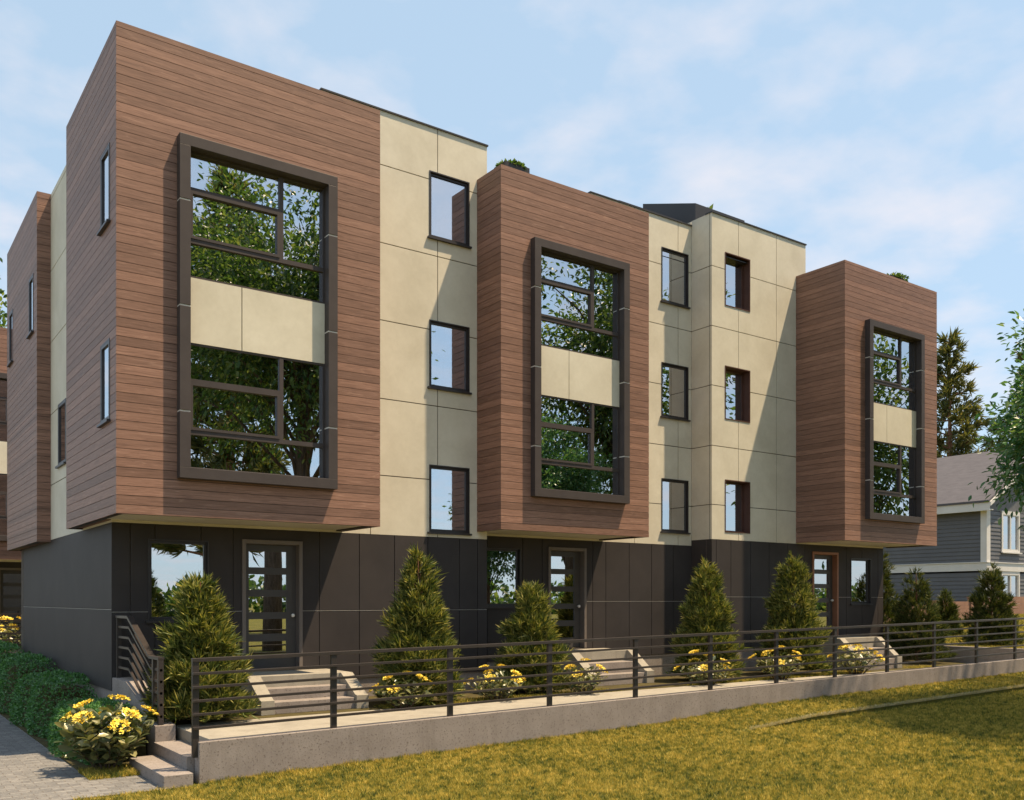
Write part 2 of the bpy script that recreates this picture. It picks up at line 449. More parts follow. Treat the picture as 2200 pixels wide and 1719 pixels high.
VC = (2.35, 3.79, 5.26, 6.71, 8.17)
def townhouse(label, x0, x1, Y, Yb, fz, blk, hi, ztop, cw, pw, gw, door, lites, ccuts, dcuts, jz, side_l=None, side_r=None, rear=None, ret=None):
    """blk = (x0,x1,yfront,z0,z1); hi = (x0,x1) of the raised parapet; pw = projecting window; cw = small windows"""
    root = thing('townhouse', ((x0 + x1) / 2, Y, fz), label, 'townhouse', 'attached townhouses of the row')
    m = front(Y); bx0, bx1, by, bz0, bz1 = blk
    zc = bz0 - .015                                            # bottom of the cream cladding
    # ---- upper (cream) wall
    pan, core = MB(), MB()
    inner = [(bx0 + .35, bx1 - .35, bz0 + .3, bz1 - .3)]
    holes = list(cw) + inner
    lo = (x0, hi[0]) if hi[0] > x0 + .1 else (hi[1], x1)
    panel_wall(pan, core, m, hi[0], hi[1], zc, ztop, ccuts, VC, holes)
    if lo[1] - lo[0] > .1: panel_wall(pan, core, m, lo[0], lo[1], zc, bz1 - .02, ccuts, VC, holes)
    # ---- ground floor (dark) wall
    dpan, dcore, strip = MB(), MB(), []
    gh = [gw, (door[0], door[1], door[2], door[3])]
    panel_wall(dpan, dcore, m, x0, x1, fz - .22, zc - .004, dcuts, (jz,), gh, gap=.016, strip=strip)
    pl = MB(); pl.box(x0 + .02, x1 - .02, -.2, -.03, -2.4, fz - .224, m)
    mats_r = []
    if side_l is not None:
        X, yb, swins = side_l
        ms = left(X)
        panel_wall(pan, core, ms, Y + T + .001, yb, zc, bz1 - .02, (), VC, swins)
        panel_wall(dpan, dcore, ms, Y + T + .001, yb, fz - .22, zc - .004, (), (jz + .04,), (), gap=.016, strip=strip)
        pl.box(Y + .2, yb, -.2, -.03, -2.4, fz - .224, ms)
    if side_r is not None:
        X, yb = side_r
        ms = right(X)
        panel_wall(pan, core, ms, Y + T + .001, yb, zc, bz1 - .02, (19.0, 22.2), VC, ())
        panel_wall(dpan, dcore, ms, Y + T + .001, yb, fz - .22, zc - .004, (17.5, 19.5, 21.5, 23.5), (jz,), (), gap=.016, strip=strip)
        pl.box(Y + .2, yb, -.2, -.03, -2.4, fz - .224, ms)
    if ret is not None:                                         # the short return where the row steps back
        X, ya, yb, kind = ret
        ms = left(X) if kind == 'L' else right(X)
        panel_wall(pan, core, ms, ya + T + .001, yb, zc, ztop, (ya + .07,), VC, (), bt=.1)
        panel_wall(dpan, dcore, ms, ya + T + .001, yb, fz - .22, zc - .004, (ya + .18,), (jz,), (), bt=.1, gap=.016, strip=strip)
    # back, roofs and floors
    sh = MB()
    sh.box(x0 + .05, x1 - .05, Yb - .2, Yb, -2.3, bz1 - .05)
    sh.box(x1 - .12, x1 - .06, Y + .25, Yb - .2, -2.3, bz1 - .1)
    sh.box(x0 + .06, x0 + .12, Y + .25, Yb - .2, -2.3, bz1 - .1)
    for z in (fz, bz0 + .12, bz0 + 3.0):
        sh.box(x0 + .13, x1 - .13, Y + .21, Yb - .21, z - .15, z)
    sh.box(x0 + .13, x1 - .13, Y + 5.0, Y + 5.1, -1.2, bz1 - .3)
    wall = pan.build('upper_wall', M['cream'], root)
    core.build('wall_core', M['joint'], root)
    gw_o = dpan.build('ground_floor_wall', M['dark'], root)
    dcore.build('ground_floor_core', M['darkjoint'], root)
    for b_ in strip: b_.build('joint_strip', M['metalstrip'], gw_o)
    pl.build('plinth', M['concrete'], root)
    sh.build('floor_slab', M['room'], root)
    rf = MB(); rf.box(x0 + .03, x1 - .03, Y + .05, Yb, bz1 - .045, bz1 - .025)
    rf.box(hi[0] + .03, hi[1] - .03, Y + .21, Yb - .8, ztop - .25, ztop - .2)
    rf.build('roof', M['blackmetal'], root)
    sd = MB()
    xs = hi[0] if hi[0] > x0 + .1 else None
    if xs: sd.box(xs + .002, xs + .19, Y + .21, Yb - .8, bz1 - .02, ztop - .004)
    sd.box(hi[1] - .19, hi[1] - .003, Y + .21, Yb - .8, bz1 - .02, ztop - .004)
    if not xs: sd.box(hi[0] + .003, hi[0] + .19, Y + .7, Yb - .8, bz1 - .02, ztop - .004)
    sd.build('parapet_wall', M['cream'], root)
    cap = MB(); cap.box(hi[0] - .02, hi[1] + .02, Y - .025, Y + .205, ztop, ztop + .03)
    cap.build('parapet_cap', M['blackmetal'], root)
    # ---- projecting wood-clad block
    bp, bc = MB(), MB()
    bm_ = front(by)
    plank_wall(bp, bc, bm_, bx0, bx1, bz0, bz1, [(pw[0] + .005, pw[1] - .005, pw[2] + .005, pw[3] - .005)])
    yl = rear[0] if rear else Y - .001
    swl = rear[1] if rear else []
    plank_wall(bp, bc, left(bx0), by + T + .001, yl, bz0, bz1, [(a, b, c, d) for a, b, c, d in swl], bt=.1)
    plank_wall(bp, bc, right(bx1), by + T + .001, Y - .001, bz0, bz1, (), bt=.1)
    if rear: plank_wall(bp, bc, lambda u, w, v: (u, yl + w, v), bx0 + T, x0, bz0, bz1, (), bt=.02)
    blk_o = bp.build('timber_block', M['wood'], root)
    bc.build('block_core', M['winframe'], blk_o)
    so = MB(); so.box(bx0 + .10, bx1 - .10, by + .10, Y + .02, bz0 + .03, bz0 + .06)
    so.build('soffit', M['cream'], blk_o)
    tr = MB()
    tr.box(bx0 + .03, bx1 - .03, by + .025, by + .10, bz0 + .012, bz0 + .05)
    tr.box(bx0 + .03, bx0 + .10, by + .1005, yl, bz0 + .012, bz0 + .05); tr.box(bx1 - .10, bx1 - .03, by + .1005, Y - .002, bz0 + .012, bz0 + .05)
    if rear: tr.box(bx0 + .03, x0 - .002, Y + .03, yl, bz0 + .02, bz0 + .06)
    tr.build('soffit_trim', M['wood'], blk_o)
    lid = MB(); lid.box(bx0 + .03, bx1 - .03, by + .03, Y + .04, bz1 - .08, bz1 - .03)
    if rear: lid.box(bx0 + .03, x0 + .02, Y + .04, yl - .02, bz1 - .08, bz1 - .03)
    lid.build('block_roof', M['blackmetal'], blk_o)
    picture_window(root, bm_, *pw)
    for (a, b, c, d) in swl: window(root, left(bx0), a, b, c, d, recess=-.006, proud=.008)
    for (a, b, c, d) in cw: window(root, m, a, b, c, d, recess=(.20 if ret and ret[3] == 'L' else .03), sill=not (ret and ret[3] == 'L'), depth=.25, fmat='bayreveal' if ret and ret[3] == 'L' else 'winframe')
    if side_l is not None:
        for (a, b, c, d) in side_l[2]: window(root, left(side_l[0]), a, b, c, d, recess=-.006, proud=.008)
    window(root, m, *gw, recess=.05)
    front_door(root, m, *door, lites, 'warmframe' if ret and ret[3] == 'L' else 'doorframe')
    return root

LZ = [(.58, .86), (.19, .46), (-.20, .07), (-.58, -.32), (-.97, -.71)]
lz = lambda d: [(a + d, b + d) for a, b in LZ]

u1 = townhouse('left townhouse with a wide timber block overhanging the corner beside the hedge',
    3.422, 10.56, 15.6, 25.15, -1.2, (3.159, 7.375, 14.119, 1.255, 8.30), (6.97, 10.56), 9.18,
    [(9.21, 10.135, 7.05, 8.34), (9.21, 10.135, 4.14, 5.45), (9.21, 10.135, 1.33, 2.64)], (4.01, 6.53, 1.815, 6.895),
    (3.975, 4.95, -.33, 1.0), (5.51, 6.60, -1.2, 1.05), lz(0), (7.95, 9.40), (3.70, 4.08, 4.82, 5.36, 6.93, 7.72, 8.45, 9.18, 9.90, 10.33), -.175,
    side_l=(3.422, 24.463, [(19.3, 20.1, 2.63, 3.85)]), ret=(10.56, 15.6, 16.27, 'R'),
    rear=(17.806, [(14.51, 15.1, 5.56, 6.71), (14.51, 15.1, 2.65, 3.85)]))
u2 = townhouse('middle townhouse set back behind the other two, its timber block at its left end',
    10.565, 17.165, 16.27, 25.15, -1.07, (10.318, 14.251, 14.759, 1.385, 8.444), (13.87, 17.165), 9.33,
    [(16.13, 17.055, 7.28, 8.60), (16.13, 17.055, 4.48, 5.80), (16.13, 17.055, 1.68, 2.98)], (11.035, 13.56, 2.06, 7.16),
    (10.80, 11.89, -.13, 1.13), (12.64, 13.73, -1.07, 1.19), lz(.135), (15.24, 16.70), (11.02, 11.95, 12.48, 13.94, 14.34, 15.07, 15.80, 16.53), -.01)
u3 = townhouse('right townhouse whose timber block overhangs the end corner nearest the grey house',
    17.17, 24.36, 15.6, 25.15, -.95, (20.395, 24.61, 14.12, 1.52, 8.555), (17.17, 20.80), 9.46,
    [(17.64, 18.57, 7.28, 8.60), (17.64, 18.57, 4.48, 5.80), (17.64, 18.57, 1.69, 2.99)], (21.25, 23.77, 2.09, 7.19),
    (22.80, 23.76, -.09, 1.19), (21.07, 22.20, -.95, 1.32), lz(.27), (18.14, 19.60), (17.33, 17.86, 18.59, 19.31, 20.04, 20.77, 22.60, 23.33, 24.1), .10,
    side_r=(24.36, 25.15), ret=(17.17, 15.6, 16.27, 'L'))

# rear timber block of the left townhouse (a part of it)
bp, bc = MB(), MB()
wl = [(21.33, 21.9, 5.55, 6.75), (24.2, 24.77, 5.54, 6.75)]
plank_wall(bp, bc, left(3.166), 20.914 + T, 25.156, 1.20, 8.29, wl, bt=.1)
plank_wall(bp, bc, front(20.914), 3.166, 3.424, 1.20, 8.29, (), bt=.02)
plank_wall(bp, bc, lambda u, w, v: (u, 25.156 + w, v), 3.166, 8.0, 1.20, 8.29, (), bt=.1)
rb = bp.build('timber_block', M['wood'], u1)
bc.build('block_core', M['winframe'], rb)
q = MB(); q.box(3.19, 3.42, 20.94, 25.12, 1.215, 1.25); q.build('soffit', M['wood'], rb)
q = MB(); q.box(3.19, 3.44, 20.94, 25.12, 8.22, 8.26); q.build('block_roof', M['blackmetal'], rb)
for w in wl: window(u1, left(3.166), *w, recess=-.006, proud=.008)

# roof hatches / stair bulkheads
def bulkhead(parent, x0, x1, y0, y1, zb, zf, zr):
    b = MB(); b.prism([(y0, zb), (y0, zf), (y1, zr), (y1, zb)], x0, x1, lambda p, q_, t: (t, p, q_))
    return b.build('roof_bulkhead', M['blackmetal'], parent)
bulkhead(u1, 8.62, 10.50, 15.95, 19.5, 8.9, 9.41, 9.46)
bulkhead(u2, 15.0, 17.10, 16.52, 18.2, 8.4, 9.53, 10.25)
bulkhead(u3, 17.40, 19.25, 16.35, 18.25, 9.2, 10.0, 10.64)

# the neighbouring row behind, seen past the left edge
nb = copy_tree(u1); nb.location = nb.location + Vector((-1.55, 17.9, 0))
tag(nb, 'timber and cream townhouse of the row behind, glimpsed past the far left end', 'townhouse')
del nb['group']

# cream boxes on the inside ledge of the left picture window
for i, (a, b, h) in enumerate(((4.55, 4.76, .16), (4.98, 5.16, .155), (5.23, 5.78, .16))):
    bx = MB(); bx.box(a, b, 14.42, 14.62, 2.0, 2.0 + h)
    tag(bx.build('storage_box', M['creambox'], None, ((a + b) / 2, 14.5, 2.0), bevel=.006),
        ('narrow cream box inside the left picture window, nearest its left edge', 'small square cream box standing between two others inside the left picture window',
         'long cream box inside the left picture window, rightmost of three')[i], 'box')
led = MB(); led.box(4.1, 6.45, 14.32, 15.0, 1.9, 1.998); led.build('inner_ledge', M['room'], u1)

# ------------------------------------------------------------------ ground
lawn_z = lambda x: -2.22 + .0163 * np.clip(np.asarray(x, float) - 3.5, 0, 24)
def grid(name, xs, ys, zf, mat, kind='structure'):
    X, Yg = np.meshgrid(xs, ys); Z = zf(X, Yg)
    n, k = len(ys), len(xs)
    V = np.stack([X.ravel(), Yg.ravel(), Z.ravel()], 1)
    i = np.arange(n - 1)[:, None] * k + np.arange(k - 1)[None]
    F = np.stack([i, i + 1, i + k + 1, i + k], -1).reshape(-1, 4)
    o = np_mesh(name, V, F, mat, None, None, True)
    return tag(o, kind=kind)
xs = np.array([-900, -300, -100, -40, -20, -10, -5, 0, 3.5, 8, 14, 20, 27.5, 40, 60, 100, 300, 900.])
ys = np.array([-900, -300, -100, -40, -20, -10, -5, 0, 5, 11, 20, 40, 70, 120, 300, 900.])
grid('ground', xs, ys, lambda X, Y: lawn_z(X) - .006, M['lawn'])
# lawn bank above the lip
def bank(X, Y):
    return lawn_z(X) + .10 * np.clip((X - 11.3) / 2.2, 0, 1)
bx_, by_ = np.linspace(11.3, 30, 60), np.array([9.99, 10.0, 10.4, 11.0, 11.42])
def bankz(X, Y):
    return np.where(Y < 9.995, lawn_z(X) - .03, bank(X, Y))
grid('lawn_bank', bx_, by_, bankz, M['lawn'])
# pavers on the left
grid('paved_path', np.array([-8, -3, 0, 1.5, 2.47]), np.array([11.28, 14, 18, 24, 34, 60.]), lambda X, Y: X * 0 - 2.214, M['pavers'])
grid('paved_apron', np.array([2.47, 3.2]), np.array([11.28, 12.0, 13.3]), lambda X, Y: X * 0 - 2.2145, M['pavers'])
# terrace path and bed
sl = MB(); sl.box(3.77, 26.0, 11.58, 13.5, -2.3, -1.76); tag(sl.build('terrace_path', M['slab'], bevel=.008), kind='structure')
bd = MB(); bd.box(3.70, 26.0, 13.5, 15.62, -2.3, -1.775); tag(bd.build('planting_bed', M['soil']), kind='structure')
bs = MB(); bs.box(2.47, 3.42, 13.0, 40, -2.3, -2.19); tag(bs.build('hedge_bed', M['soil']), kind='structure')
# rising lawn on the right
def hill(X, Y):
    return -1.40 + .056 * np.clip(X - 27.5, 0, 13) + .02 * np.sin(X * .7) * np.sin(Y * .9)
grid('rising_lawn', np.concatenate([[26.1, 26.2], np.linspace(27, 60, 40), [120]]), np.concatenate([[11.6], np.linspace(12, 60, 40), [120]]), hill, M['lawn'])

def single(name, mb, mat, base, label, cat, group=None, **kw):
    return tag(mb.build(name, mat, None, base, **kw), label, cat, group)
wt = lambda x: -1.72 + .01365 * (x - 3.5)
w = MB()
w.prism([(3.50, -2.5), (3.50, wt(3.5)), (30, wt(30)), (30, -2.5)], 11.40, 11.58, lambda p, q_, t: (p, t, q_))
single('retaining_wall', w, M['concrete'], (3.5, 11.49, -2.22), 'long low speckled concrete retaining wall along the lawn under the railing', 'retaining wall', bevel=.008)
w = MB(); w.box(26.0, 26.18, 11.6, 17.5, -2.0, -1.31)
single('retaining_wall', w, M['concrete'], (26.1, 14.5, -1.76), 'short grey concrete wall holding back the rising lawn at the right end', 'retaining wall', bevel=.008)
w = MB(); w.prism([(15.58, -2.4), (15.58, -1.21), (14.76, -1.21), (13.28, -1.68), (13.09, -1.70), (13.09, -2.4)], 3.425, 3.70, lambda p, q_, t: (t, p, q_))
single('cheek_wall', w, M['concrete'], (3.56, 14.3, -2.22), 'sloping concrete cheek wall stepping down from the left building corner', 'cheek wall', bevel=.008)
st = thing('garden_steps', (3.4, 12.2, -2.22), 'two concrete steps up from the pavers to the terrace path', 'steps')
for nm, b in (('step', (3.06, 3.405, 11.32, 12.95, -2.4, -2.07)), ('step', (3.406, 3.768, 11.60, 13.08, -2.4, -1.915))):
    q = MB(); q.box(*b); q.build(nm, M['concrete'], st, bevel=.006)

def stoop(x0, x1, yw, fz, n, label):
    """landing at the door with n risers down to the path and sloping cheeks"""
    t = thing('entrance_steps', ((x0 + x1) / 2, yw - 1.0, -1.76), label, 'steps', 'entrance steps of the row')
    z0 = -1.775; h = (fz - .02 - z0) / n; ya = yw - 1.02; c = .22; run = .30
    q = MB(); q.box(x0, x1, ya, yw - .035, z0, fz - .02); q.build('landing', M['slab'], t, bevel=.006)
    for k in range(1, n):
        q = MB(); q.box(x0 + c + .001, x1 - c - .001, ya - run * k, ya - run * (k - 1) - .001, z0, fz - .02 - h * k)
        q.build('step', M['concrete'], t, bevel=.006)
    yf = ya - run * (n - 1) - .06
    for a, b in ((x0, x0 + c), (x1 - c, x1)):
        q = MB(); q.prism([(ya - .001, z0), (ya - .001, fz - .018), (ya - .06, fz - .018), (yf + .06, z0 + h + .05), (yf, z0 + h + .04), (yf, z0)], a, b, lambda p, r_, s_: (s_, p, r_))
        q.build('cheek', M['slab'], t, bevel=.006)
    return t
stoop(5.22, 7.06, 15.6, -1.2, 3, 'concrete entrance steps below the glazed door of the left townhouse')
stoop(12.42, 14.25, 16.27, -1.07, 3, 'concrete entrance steps below the door of the middle townhouse')
stoop(20.75, 22.6, 15.6, -.95, 3, 'concrete entrance steps below the door of the right townhouse')

# ------------------------------------------------------------------ railings
def bar(mb, p, q, w, h):
    """rectangular bar between two points"""
    p, q = Vector(p), Vector(q); d = (q - p).normalized()
    s = d.cross(Vector((0, 0, 1))); s.normalize(); u = s.cross(d)
    vs = [e + s * (a * w / 2) + u * (b * h / 2) for e in (p, q) for a, b in ((-1, -1), (1, -1), (1, 1), (-1, 1))]
    mb.add(vs, [(0, 1, 2, 3), (7, 6, 5, 4), (0, 4, 5, 1), (1, 5, 6, 2), (2, 6, 7, 3), (3, 7, 4, 0)])
t = thing('railing', (13.5, 11.47, -1.6), 'long dark steel railing of six horizontal bars standing on the lawn wall', 'railing')
xs_p = [3.475 + 1.822 * k for k in range(14)]
for x in xs_p:
    q = MB(); b0 = wt(x) + (0 if x > 3.6 else -.19)
    q.box(x - .04, x + .04, 11.445, 11.495, b0, wt(x) + .985); q.build('post', M['rail'], t, bevel=.004)
for k in range(6):
    q = MB(); d = .985 - .166 * k
    a, b = xs_p[0] + .0405, xs_p[-1]
    hh = .045 if k == 0 else .034
    yy = 11.43 if k else 11.47
    bar(q, (xs_p[0] - .04, yy, wt(3.475) + d + .012), (b, yy, wt(b) + d + .012), .075 if k == 0 else .03, hh)
    q.build('rail', M['rail'], t, bevel=.004)
t = thing('railing', (3.52, 14.3, -1.7), 'short dark steel stair railing bending down from the left building corner', 'railing')
for y, zb, zt in ((15.52, -1.21, -.27), (13.42, -1.63, -.80), (13.14, -1.70, -.80)):
    q = MB(); q.box(3.475, 3.545, y - .035, y + .035, zb, zt); q.build('post', M['rail'], t, bevel=.004)
for k in range(6):
    d = .158 * k; ww = .085 if k == 0 else .034; hh = .04 if k == 0 else .034
    q = MB(); pts = [(3.51, 15.57, -.25 - d), (3.51, 14.83, -.25 - d), (3.51, 13.60, -.79 - d), (3.51, 13.105, -.79 - d)]
    for a, b in zip(pts[:-1], pts[1:]): bar(q, a, b, ww, hh)
    q.build('rail', M['rail'], t)
# far railing of the row behind
w = MB(); w.box(1.2, 8, 27.6, 27.78, -2.4, -1.36)
single('retaining_wall', w, M['concrete'], (4, 27.7, -2.2), 'distant concrete wall beyond the hedge at the left edge', 'retaining wall')
t = thing('railing', (4, 27.7, -1.36), 'distant dark railing beyond the hedge at the left edge', 'railing')
for x in (1.6, 2.35, 3.1, 3.85, 4.6, 5.35):
    q = MB(); q.box(x - .035, x + .035, 27.66, 27.72, -1.36, -.34); q.build('post', M['rail'], t)
for k in range(6):
    q = MB(); q.box(1.4, 6.2, 27.63, 27.66, -.37 - .17 * k, -.33 - .17 * k); q.build('rail', M['rail'], t)

# ------------------------------------------------------------------ foliage
def unit_(v): return v / np.maximum(np.linalg.norm(v, axis=-1, keepdims=True), 1e-9)
def rdir(n): return unit_(rng.normal(size=(n, 3)))
L4V = np.array([(0, 0, 0), (-.5, .42, .10), (0, 1, 0), (.5, .42, .10)]); L4F = np.array([(0, 2, 1), (0, 3, 2)])
LOV = np.array([(0, 0, 0), (-.28, .2, .05), (-.5, .5, .09), (-.36, .8, .05), (0, 1.0, -.06), (.36, .8, .05), (.5, .5, .09), (.28, .2, .05), (0, .5, .0)])
LOF = np.array([(0, 8, 1), (1, 8, 2), (2, 8, 3), (3, 8, 4), (4, 8, 5), (5, 8, 6), (6, 8, 7), (7, 8, 0)])
LPV = np.array([(0, 0, 0), (-.34, .22, .06), (-.5, .45, .09), (-.30, .75, .04), (0, 1, -.05), (.30, .75, .04), (.5, .45, .09), (.34, .22, .06)])
LPF = np.array([(0, 2, 1), (0, 4, 2), (2, 4, 3), (0, 6, 4), (4, 6, 5), (0, 7, 6)])
def scatter(TV, TF, pos, dirs, L, W, up=None):
    n = len(pos); d = unit_(dirs)
    if up is None: up = rdir(n)
    s = unit_(np.cross(d, up)); u = np.cross(s, d)
    L = np.broadcast_to(L, (n,)); W = np.broadcast_to(W, (n,))
    V = pos[:, None] + s[:, None] * (TV[None, :, 0:1] * W[:, None, None]) + d[:, None] * (TV[None, :, 1:2] * L[:, None, None]) + u[:, None] * (TV[None, :, 2:3] * L[:, None, None])
    F = TF[None] + (np.arange(n) * len(TV))[:, None, None]
    return V.reshape(-1, 3), F.reshape(-1, TF.shape[1])

def conifer(loc, H, W, label, mat='needle', n=1500, group='conical evergreen shrubs along the terrace', k=16, L=.175):
    """dense conical evergreen: upright needle sprays round a trunk with short limbs"""
    t = thing('conifer', loc, label, 'evergreen', group)
    x, y, z = loc
    tr = MB(); tr.tube([(x, y, z - .05), (x + .01, y, z + H * .5), (x, y + .01, z + H * .93)], [.045, .028, .008], 7)
    for i in range(16):
        hh = H * (.1 + .045 * i); a = i * 2.4; r = W * .32 * (1 - hh / H)
        tr.tube([(x, y, z + hh), (x + math.cos(a) * r, y + math.sin(a) * r, z + hh + .18 * r + .1)], [.014, .005], 5)
    tr.build('trunk', M['redbark'], t)
    h = 1 - np.sqrt(rng.random(n)) * .99
    h = np.clip(h, .015, .985)
    prof = (1 - h) ** .72 * (.86 + .14 * np.sin(h * 23 + 1.0)) * np.where(h < .12, .78 + 1.8 * h, 1)
    a = rng.random(n) * 2 * np.pi
    lump = .97 + .15 * np.sin(a * 3 + h * 17 + x * 5) + .13 * np.sin(a * 6 - h * 27 + x * 9) + rng.normal(size=n) * .06
    r = W / 2 * prof * lump * (rng.random(n) ** .28)
    P = np.stack([x + r * np.cos(a), y + r * np.sin(a), z + .04 + h * H * .93], 1)
    ax = unit_(np.stack([np.cos(a) * .75, np.sin(a) * .75, .75 + .5 * h], 1) + rng.normal(size=(n, 3)) * .25)
    pos = np.repeat(P, k, 0); d = np.repeat(ax, k, 0) + rng.normal(size=(n * k, 3)) * .42
    pos = pos + np.repeat(ax, k, 0) * (rng.random((n * k, 1)) * L * .6)
    sc = np.repeat(.65 + .6 * rng.random(n), k) * (.7 + .6 * rng.random(n * k))
    V, F = scatter(L4V, L4F, pos, d, L * sc, .0105 * (L / .15), None)
    np_mesh('crown', V, F, M[mat], t)
    return t

CON = [((4.20, 13.62, -1.775), 2.20, 1.25, 'conical evergreen beside the stair railing at the left end of the terrace', 1900),
       ((8.02, 13.95, -1.775), 2.72, 1.28, 'tall conical evergreen between the left entrance steps and the middle picture window', 1900),
       ((10.75, 14.35, -1.775), 2.16, 1.22, 'shorter conical evergreen left of the middle entrance steps', 1700),
       ((15.45, 14.2, -1.775), 2.72, 1.34, 'conical evergreen before the dark corner of the projecting cream bay', 1800),
       ((18.5, 14.25, -1.775), 3.06, 1.45, 'tallest conical evergreen, just left of the right townhouse door', 1900)]
for loc, H, W, lab, n in CON: conifer(loc, H, W * 1.16, lab, n=int(n * .80))
CR = [((25.75, 16.6, -1.78), 3.5, 1.4, 'tall evergreen half hidden behind the right end corner of the row', 1300),
      ((24.9, 14.9, -1.78), 2.75, 1.75, 'broad dark evergreen right of the right entrance steps', 1700),
      ((30.7, 17.3, -1.3), 1.65, .95, 'smallest dark evergreen, before the brown fence on the rising lawn', 900),
      ((28.2, 14.45, -1.40), 2.55, 1.55, 'dark evergreen standing alone on the rising lawn before the grey house', 1600)]
for loc, H, W, lab, n in CR: conifer(loc, H, W * 1.1, lab, 'needledk', int(n * .7), 'dark evergreens right of the row', 13, .17)

def flower_shrub(loc, H, W, label, heads, n=330, ls=.105, hs=.075):
    t = thing('flowering_shrub', loc, label, 'shrub', 'yellow flowering shrubs')
    x, y, z = loc
    ns = 26; st_ = MB(); tips = []
    for i in range(ns):
        a = i * 2.399; r = W / 2 * math.sqrt((i + .5) / ns) * .88; hh = H * (1 - .62 * (r / (W / 2)) ** 2) * (.8 + .25 * rng.random())
        p0 = Vector((x + .25 * r * math.cos(a), y + .25 * r * math.sin(a), z)); p1 = Vector((x + r * math.cos(a), y + r * math.sin(a), z + hh * .9))
        st_.tube([p0, p0.lerp(p1, .5) + Vector((0, 0, .05 * H)), p1], [.009, .007, .004], 5); tips.append((p0, p1))
    st_.build('stem', M['bark'], t)
    P = []; D = []; U = []
    per = max(6, n // ns)
    for p0, p1 in tips:
        for j in range(per):
            f = .22 + .78 * (j / (per - 1)) ** .8; p = p0.lerp(p1, f); a = j * 2.4 + rng.random()
            out = Vector((math.cos(a), math.sin(a), .25 + .75 * f * rng.random()))
            P.append(p); D.append(out); U.append((0, 0, 1))
    P, D = np.array(P), np.array(D) + rng.normal(size=(len(P), 3)) * .25
    U = np.array(U, float) + rng.normal(size=(len(P), 3)) * .45
    sc = ls * (.7 + .6 * rng.random(len(P)))
    V, F = scatter(LOV, LOF, P, D, sc, sc * .52, U)
    np_mesh('foliage', V, F, M['shrubleaf'], t, smooth=True)
    for i in range(heads):
        a = i * 2.399 + .5; r = W / 2 * (.10 + .92 * math.sqrt((i + .3) / heads)) * .95
        zz = H * (1.02 - .46 * (r / (W / 2)) ** 2) + .07 * H * rng.normal()
        c = np.array((x + r * math.cos(a), y + r * math.sin(a), z + zz)); tilt = unit_(np.array((math.cos(a) * r / W * 1.7, math.sin(a) * r / W * 1.7, 1.0)))
        m_ = 95; rr = hs * np.sqrt(rng.random(m_)) * 1.05; ph = rng.random(m_) * 6.283
        e1 = unit_(np.cross(tilt, (0.2, 1, 0.1))); e2 = np.cross(tilt, e1)
        lob = 1 + .12 * np.sin(ph * 5)
        Pp = c + (e1 * (rr * lob * np.cos(ph))[:, None] + e2 * (rr * lob * np.sin(ph))[:, None]) + tilt * (.022 * (1 - (rr / hs) ** 2) + .006 * rng.normal(size=m_))[:, None]
        dd = (e1 * np.cos(ph)[:, None] + e2 * np.sin(ph)[:, None]) * .9 + tilt * .5 + rng.normal(size=(m_, 3)) * .35
        V, F = scatter(LPV, LPF, Pp, dd, hs * .36, hs * .30, np.tile(tilt, (m_, 1)) + rng.normal(size=(m_, 3)) * .3)
        np_mesh('flower_head', V, F, M['petal'], t)
    return t
FS = [((2.80, 12.95, -2.20), .93, 1.25, 'large yellow flowering shrub beside the garden steps and pavers', 8, 520, .16, .115),
      ((7.45, 13.45, -1.775), .50, .85, 'yellow flowering shrub just right of the left entrance steps', 7, 260, .10, .075),
      ((9.45, 13.62, -1.775), .50, .95, 'yellow flowering shrub left of the shorter evergreen', 8, 280, .10, .075),
      ((11.35, 13.55, -1.775), .52, .92, 'yellow flowering shrub before the middle entrance steps', 7, 270, .10, .075),
      ((14.7, 13.5, -1.775), .55, 1.0, 'yellow flowering shrub at the foot of the evergreen by the cream bay', 7, 270, .10, .085),
      ((17.0, 13.45, -1.775), .60, 1.0, 'yellow flowering shrub at the foot of the tallest evergreen', 7, 270, .11, .09),
      ((19.75, 13.35, -1.775), .66, 1.05, 'yellow flowering shrub before the right entrance steps', 8, 290, .11, .09)]
for i, a in enumerate(FS): flower_shrub(a[0], a[1] * (1.15 if i else 1), a[2] * (1.28 if i else 1.02), a[3], a[4], int(a[5] * 1.15), a[6] * 1.08, a[7] * (1.12 if i else .95))
flower_shrub((3.3, 28.7, -1.5), 1.1, 2.0, 'distant yellow flowering shrub behind the railing at the left edge', 12, 300, .14, .13)

